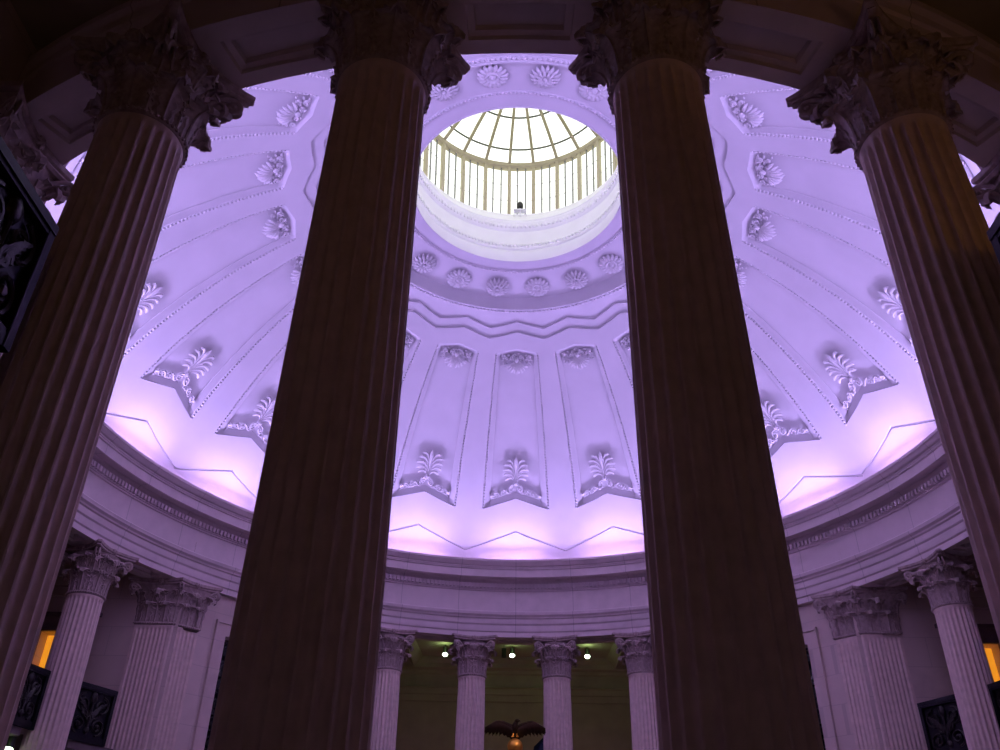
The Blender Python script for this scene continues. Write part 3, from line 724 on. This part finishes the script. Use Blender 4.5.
# ------------------------------------------------------------------ corner pilasters (two fluted faces on each pier corner)
def pilaster(mir, q, label):
    """footprint for the west-bay side of the northwest pier, mirrored/turned to the others"""
    pts = [Vector((-8.28, 4.90)), Vector((-7.47, 4.92)), Vector((-7.03, 5.37)), Vector((-7.26, 5.66)), Vector((-8.28, 5.40))]
    if mir: pts = [Vector((-p.y, -p.x)) for p in pts]      # swap across the diagonal of that pier
    Mq = Matrix.Rotation(-rad(90*q), 2); pts = [Mq @ p for p in pts]
    faces = [(0, 1), (1, 2)]
    if mir: pts = pts[::-1]; faces = [(2, 3), (3, 4)]
    c = sum(pts, Vector((0, 0)))/5
    root = thing('corner_pilaster', label, 'pilaster', (c.x, c.y, FZ), 0, 'fluted corner pilasters on the piers')
    pts = [p - c for p in pts]; n = len(pts)
    def off(dst):
        r = []
        for i in range(n):
            e0 = (pts[i]-pts[i-1]).normalized(); e1 = (pts[(i+1) % n]-pts[i]).normalized()
            n0 = Vector((e0.y, -e0.x)); n1 = Vector((e1.y, -e1.x)); b = (n0+n1); b = b/(1+n0.dot(n1)) if 1+n0.dot(n1) > .3 else b
            r.append(pts[i] + b*dst)
        return r
    # orientation: outward normal must point away from the centroid
    area = sum(pts[i].x*pts[(i+1) % n].y - pts[(i+1) % n].x*pts[i].y for i in range(n))
    if area < 0: raise RuntimeError('winding')
    top = NECK-FZ
    def outline(dep, dst=0):
        P = off(dst); r = []
        for i in range(n):
            a, b = P[i], P[(i+1) % n]; r.append(a)
            if (i, (i+1) % n) in faces:
                e = (b-a); Lg = e.length; e = e/Lg; nn = Vector((e.y, -e.x)); m_ = 8 if Lg > .7 else 6; mg = .05
                wdt = (Lg-2*mg)/m_
                for k in range(m_):
                    for j in range(7):
                        f = j/6; d_ = sin(pi*f)**.75*.030*dep if 0 < f < 1 else 0
                        r.append(a + e*(mg+wdt*(k+.12+.76*f)) - nn*d_)
        return r
    zs = [(0, 0, .07), (.22, 0, .07), (.24, 0, .05), (.30, 0, .045), (.42, 0, 0), (.55, 0, 0), (.60, 1, 0)] + [(top-.14, 1, 0), (top-.09, .5, 0), (top-.06, 0, 0), (top, 0, 0)]
    mb = MB(); vs = []; fs = []
    for z, dep, dst in zs:
        ol = outline(dep, dst); N = len(ol); vs += [(p.x, p.y, z) for p in ol]
    for i in range(len(zs)-1):
        for k in range(N): fs.append((i*N+k, i*N+(k+1) % N, (i+1)*N+(k+1) % N, (i+1)*N+k))
    mb.add(vs, fs); ob('shaft', (mb, MARBLE, 38), root)
    def loft(lv):
        mb = MB(); vs = []; fs = []
        for dst, z in lv: vs += [(p.x, p.y, z) for p in off(dst)]
        for i in range(len(lv)-1):
            for k in range(n): fs.append((i*n+k, i*n+(k+1) % n, (i+1)*n+(k+1) % n, (i+1)*n+k))
        fs.append(tuple(reversed(range(n)))); fs.append(tuple((len(lv)-1)*n+k for k in range(n))); mb.add(vs, fs); return mb
    mb = loft([(0, 0), (.022, .01), (.032, .03), (.022, .05), (.004, .06), (.006, .3), (.03, .5), (.09, .68), (.13, .77)])
    for (i, j) in faces:
        P = off(.026); a, b = P[i], P[j]; k_ = int((b-a).length/.05)
        for k in range(k_+1): p = a+(b-a)*k/k_; mb.ball((p.x, p.y, .03), .019, 6, 4)
    cap_ = ob('capital', (mb, CARVED, 35), root, T(0, 0, top) @ CZS)
    # concave abacus: follow the outline, drawn in between the corners of the two faces
    P0 = off(.28); prs = []
    for i in range(n):
        a, b = P0[i], P0[(i+1) % n]
        if (i, (i+1) % n) in faces:
            e = (b-a).normalized(); nn = Vector((e.y, -e.x))
            for k in range(10): f = k/10; prs.append(a+(b-a)*f - nn*.13*(1-abs(2*f-1)**1.9))
        else: prs.append(a)
    cc = Vector((0, 0)); N = len(prs); lv = [(.90, .765), (.95, .79), (.93, .815), (.99, .83), (1.0, .845), (1.0, .886)]
    mb = MB(); vs = []; fs = []
    for s_, z in lv: vs += [(p.x*s_, p.y*s_, z) for p in prs]
    for i in range(len(lv)-1):
        for k in range(N): fs.append((i*N+k, i*N+(k+1) % N, (i+1)*N+(k+1) % N, (i+1)*N+k))
    fs.append(tuple(reversed(range(N)))); fs.append(tuple((len(lv)-1)*N+k for k in range(N))); mb.add(vs, fs); ob('abacus', (mb, CARVED, 30), cap_)
    def place(p, nn): # local y outward along nn
        return Matrix(((nn.y, nn.x, 0, p.x), (-nn.x, nn.y, 0, p.y), (0, 0, 1, 0), (0, 0, 0, 1)))
    cor = []
    for (i, j) in faces:
        a, b = pts[i], pts[j]; e = (b-a).normalized(); nn = Vector((e.y, -e.x)); Lg = (b-a).length
        for f in (.26, .74): ob('acanthus_leaf', LEAF1, cap_, place(a+(b-a)*f, nn) @ T(0, -.01, .055) @ Matrix.Scale(Lg*.50/.30, 4, (1, 0, 0)))
        ob('acanthus_leaf', LEAF2, cap_, place(a+(b-a)*.5, nn) @ T(0, -.015, .055) @ Matrix.Scale(Lg*.46/.30, 4, (1, 0, 0)))
        ob('helix_scroll', HEL, cap_, place((a+b)/2 - nn*.335, nn)); ob('fleuron', FLE, cap_, place((a+b)/2+nn*.15, nn) @ T(0, 0, .835))
        cor += [(i, nn), (j, nn)]
    idx = {}
    for i, nn in cor: idx.setdefault(i, []).append((nn, None))
    for i, l in idx.items():
        nn = sum((x[0] for x in l), Vector((0, 0)))
        if len(l) == 1:      # a free end: swing the volute out along the face
            other = [fc for fc in faces if i in fc][0]; o2 = other[0] if other[1] == i else other[1]
            nn = l[0][0] + (pts[i]-pts[o2]).normalized()*.8
        nn.normalize(); bk = .36 if len(l) == 2 else .38
        ob('corner_volute', VOL, cap_, place(pts[i]-nn*bk, nn)); ob('acanthus_leaf', LEAF2, cap_, place(pts[i]-nn*.02, nn) @ T(0, 0, .055))
    return root
pl = {(0, 0): 'fluted corner pilaster at far left between the amber window column and the dark grille', (1, 0): 'corner pilaster of the far left pier, facing the far bay',
      (0, 1): 'corner pilaster of the far right pier, facing the far bay', (1, 1): 'fluted corner pilaster at far right between the dark grille and the slender column',
      (0, 2): 'corner pilaster of the near right pier, facing the right bay', (1, 2): 'corner pilaster at the right edge, only its carved capital showing beside a near column',
      (0, 3): 'corner pilaster at the left edge, only its carved capital showing above the iron railing', (1, 3): 'corner pilaster of the near left pier, facing the left bay'}
for (mi, q), lb in pl.items(): pilaster(mi, q, lb)

# ------------------------------------------------------------------ iron balconies
def rail_panel(root, P0, P1, zb, zt):
    P0 = Vector(P0); P1 = Vector(P1); e = P1-P0; Lg = e.length; ang = atan2(e.y, e.x)
    M = T(P0.x, P0.y, zb) @ RZ(ang); h = zt-zb
    mb = MB(); mb.box(-.03, Lg+.03, -.05, .05, h-.075, h, M); mb.box(-.03, Lg+.03, -.035, .035, h-.11, h-.075, M); ob('top_rail', (mb, IRON, 0), root)
    mb = MB(); mb.box(0, Lg, -.03, .03, .0, .10, M); mb.box(0, Lg, -.022, .022, .10, .13, M); ob('bottom_rail', (mb, IRON, 0), root)
    k = max(1, round(Lg/.78)); wd = Lg/k
    for i in range(k+1):
        mb = MB(); mb.box(i*wd-.035, i*wd+.035, -.04, .04, 0, h-.06, M); ob('post', (mb, IRON, 0), root)
    for i in range(k):
        mb = MB(); Mi = M @ T((i+.5)*wd, 0, .13); iron_scrolls(mb, wd-.07, h-.24, Mi, .019)
        ob('scroll_panel', (mb, IRON_ORN, 40), root)
        sg = 1 if Vector((-e.y, e.x)).dot((P0+P1)/2) > 0 else -1
        mb = MB(); mb.box((i+.035/wd)*wd, (i+1-.035/wd)*wd, *sorted((sg*.028, sg*.034)), .13, h-.11, M); ob('backing_plate', (mb, IRON, 0), root)
def balcony(label, M2, far, near_):
    """west bay, north side footprint; M2 maps 2-D points to the place"""
    root = thing('balcony', label, 'balcony', (0, 0, 0), 0, 'iron railed balconies in the bays')
    f = lambda x, y: tuple(M2 @ Vector((x, y)))
    zb, zt = 3.05, 4.10
    if far:      # curved front between the columns of a side bay, at 9.25 from the centre
        po = lambda a, r=9.25: (-r*sin(rad(a)), r*cos(rad(a)))
        cs0 = [90+TH*b for b in (-1.5, -.5, .5, 1.5)]
        line = [po(a, 9.72 if min(abs(a-c) for c in cs0) < 3.3 else 9.25) for a in [59.7+60.6*i/120 for i in range(121)]]
        inner = [f(*p) for p in line] + [f(-END, -HW), f(-END, HW)]
        cs = [90+TH*b for b in (-1.5, -.5, .5, 1.5)]; hw = 2.45
        segs = [(61.4, cs[0]-hw)] + [(cs[i]+hw, cs[i+1]-hw) for i in range(3)] + [(cs[3]+hw, 118.6)]
        segs = [(po(a), po(b)) for a, b in segs]
    else:
        line = [(-END, 3.25), (-9.31, 3.25), (-9.31, HW)]
        inner = [f(*p) for p in line] + [f(-END, HW)]; segs = [(line[0], line[1]), (line[1], line[2])]
    n = len(inner); vs = [(x, y, z) for z in (zb-.14, zb) for x, y in inner]; mb = MB()
    mb.add(vs, [tuple(range(n)), tuple(reversed(range(n, 2*n)))] + [(i, (i+1) % n, n+(i+1) % n, n+i) for i in range(n)]); ob('slab', (mb, STONE_D, 0), root)
    for a, b in segs: rail_panel(root, f(*a), f(*b), zb, zt)
    return root
I2 = Matrix(((1, 0), (0, 1))); MX = Matrix(((-1, 0), (0, 1)))
balcony('black iron balcony at the far left, behind the slender column and below the amber window', I2, True, False)
balcony('black iron balcony at the far right, beside the slender column and below the amber window', MX, True, False)
balcony('black iron balcony railing looming at the left edge close to the viewer', Matrix(((0, -1), (1, 0))), False, True)
balcony('black iron balcony railing corner peeking in at the right edge near the viewer', Matrix(((0, 1), (1, 0))), False, True)

# ------------------------------------------------------------------ spotlights of the far bay and the odd fittings
def spot(label, x, y, z, e=8, group='small spotlights under the bay ceilings'):
    r = thing('spotlight', label, 'light', (x, y, z), 0, group)
    mb = MB(); mb.lathe([(0, .20), (.07, .20), (.075, .02), (.085, -.02), (.06, -.02), (.055, .02), (0, .03)], 16, flip=True); ob('housing', (mb, BLACK), r)
    mb = MB(); mb.ball((0, -.02, -.02), .085, 10, 6, (1, 1, .7)); ob('lens', (mb, LENS), r)
    mb = MB(); mb.box(-.012, .012, -.012, .012, .18, CEIL-z if z > 5 else .21); ob('stem', (mb, BLACK, 0), r)
    lamp('spotlight_beam', 'POINT', (x, y-.25, z+.10), e*.30, (0.62, 1.0, 0.36), shadow_soft_size=.06)
spot('lit spotlight in the far bay, between the first and second far columns', -2.12, 13.0, 7.28)
spot('lit spotlight in the far bay, middle one above the bronze eagle', -.07, 13.0, 7.28)
spot('lit spotlight in the far bay, between the third and fourth far columns', 2.22, 13.0, 7.28)
spot('greenish lit lamp under the balcony at the lower left corner', -9.0, 2.70, 2.70, 1.2)
sk = thing('wall_speaker', 'small black box hanging under the far bay ceiling beside the middle spotlight', 'speaker', (-.32, 12.9, 7.2))
mb = MB(); mb.box(-.07, .07, -.06, .06, -.02, .24); mb.box(-.05, .05, -.07, -.06, .0, .22); ob('speaker_box', (mb, BLACK, 0), sk)
mb = MB(); mb.box(-.012, .012, -.012, .012, .24, CEIL-7.2); ob('hanger', (mb, BLACK, 0), sk)

# gilded ball and bronze eagle on a tall dark pedestal
EX, EY = .03, 8.2
pd = thing('pedestal', 'dark red turned pedestal carrying the gilded ball in the far bay opening', 'pedestal', (EX, EY, FZ))
mb = MB(); hh = 3.62-FZ
mb.lathe([(0, 0), (.48, 0), (.48, .25), (.42, .30), (.40, .40), (.30, .5), (.27, 1.2), (.24, hh-.5), (.26, hh-.42), (.24, hh-.36), (.28, hh-.15), (.36, hh-.09), (.37, hh-.02), (.12, hh), (0, hh)], 32, flip=True)
ob('pedestal_shaft', (mb, MAROON, 35), pd)
ba = thing('gilded_ball', 'shiny gold ball under the bronze eagle', 'ball', (EX, EY, 3.62))
mb = MB(); mb.ball((0, 0, .21), .185, 24, 16); ob('sphere', (mb, GOLD), ba)
mb = MB(); mb.lathe([(0, 0), (.13, 0), (.14, .02), (.12, .045), (0, .045)], 24, flip=True); ob('collar', (mb, GOLD), ba)
eg = thing('eagle_statue', 'dark bronze eagle with spread wings perched on the gold ball between far columns', 'statue', (EX, EY, 4.06))
mb = MB()
mb.tube([(0, .02, .03), (0, .015, .09), (0, 0, .16), (.0, -.02, .235), (.012, -.035, .285), (.03, -.05, .325)], [.045, .085, .10, .085, .058, .046], 12)
mb.ball((.045, -.065, .34), .050, 10, 7, (1.15, 1, .95))
mb.tube([(.075, -.085, .34), (.108, -.10, .335), (.12, -.105, .31)], [.024, .017, .004], 6)
mb.ball((.065, -.105, .357), .009, 6, 4)
ob('body', (mb, BRONZE), eg)
mb = MB(); rows_ = [[(s*.07, .10+.12*v, .07-.10*v-.0*s) for s in (-1, -.5, 0, .5, 1)] for v in (0, .4, .8, 1)]
rows_ = [[(x*(1+.5*i/3), y, z) for x, y, z in r] for i, r in enumerate(rows_)]; mb.sheet(rows_, .02); ob('tail', (mb, BRONZE), eg)
for sx in (-1, 1):
    mb = MB(); n = 16; top_ = []; bot = []; rows_ = []
    for i in range(n+1):
        s = i/n; x = .05+.67*s
        zt_ = .20+.13*sin(pi*min(1, s*1.3)*.66) - .20*max(0, s-.5)**1.5*1.6
        ch = (.27-.04*s)*(1-max(0, s-.62)**1.2*1.9)
        ch *= 1+.13*(1 if i % 2 else -1)*min(1, s*2)
        y = -.03 + .10*s*s
        rows_.append([(sx*x, y - .035*sin(pi*f)*(1-.5*s) + .05*f, zt_ - ch*f) for f in (0, .2, .4, .6, .8, 1)])
    if sx > 0: rows_ = [list(reversed(r)) for r in rows_]
    mb.sheet(rows_, .025)
    pts = [(r[0] if sx < 0 else r[-1]) for r in rows_]; mb.tube(pts, [.045-.032*i/n for i in range(n+1)], 7)
    for k in range(5):
        i = 7+2*k; r = rows_[min(i, n)]; a = Vector(r[1] if sx < 0 else r[-2]); b = Vector(r[-1] if sx < 0 else r[0])
        mb.tube([a, (a+b)/2+Vector((sx*.02, -.02, 0)), b+Vector((sx*.03, 0, -.03))], [.012, .022, .006], 5)
    ob('wing', (mb, BRONZE, 45), eg)
    mb = MB(); mb.tube([(sx*.035, 0, .08), (sx*.05, -.03, .03), (sx*.055, -.04, -.01)], [.035, .024, .016], 7)
    for t_ in (-1, 0, 1): mb.tube([(sx*.055, -.04, -.008), (sx*.055+t_*.025, -.075, -.012), (sx*.055+t_*.032, -.095, -.035)], [.013, .011, .004], 5)
    ob('leg', (mb, GOLD), eg)
lamp('eagle_fill', 'SPOT', (0.75, 6.7, 4.6+H), 22, (1.0, 0.60, 0.18), (EX, EY, 3.95+H), spot_size=.26, spot_blend=.5, shadow_soft_size=.06)  # added spot without a fitting, warms the gold ball and the eagle's head
# navy flag on a pole, half behind the third far column
fg = thing('flag', 'navy flag hanging furled on a pole, peeking out left of the third far column', 'flag', (.92, 10.15, FZ))
mb = MB(); mb.tube([(0, 0, .06), (0, 0, 6.22)], .022, 8); mb.lathe([(0, 0), (.22, 0), (.20, .05), (.06, .10), (0, .12)], 20, flip=True); ob('pole', (mb, POLEM), fg)
mb = MB(); rows_ = []
for i in range(13):
    v = i/12; z = 6.18-2.0*v; wd = .05+.24*min(1, v*5.5)
    rows_.append([(-wd*f*1.55+.02, .05*sin(f*11+v*2)*min(1, v*3), z-.08*f*(1-v)) for f in [k/14 for k in range(15)]])
mb.sheet(rows_, .012); ob('cloth', (mb, NAVY), fg)

# lift everything so that the floor lies at zero
for o in bpy.data.objects:
    if o.parent is None and o is not cam and o.type != 'LIGHT': o.location.z += H
    if o.type == 'LIGHT' and o.name.startswith('spotlight_beam'): o.location.z += H
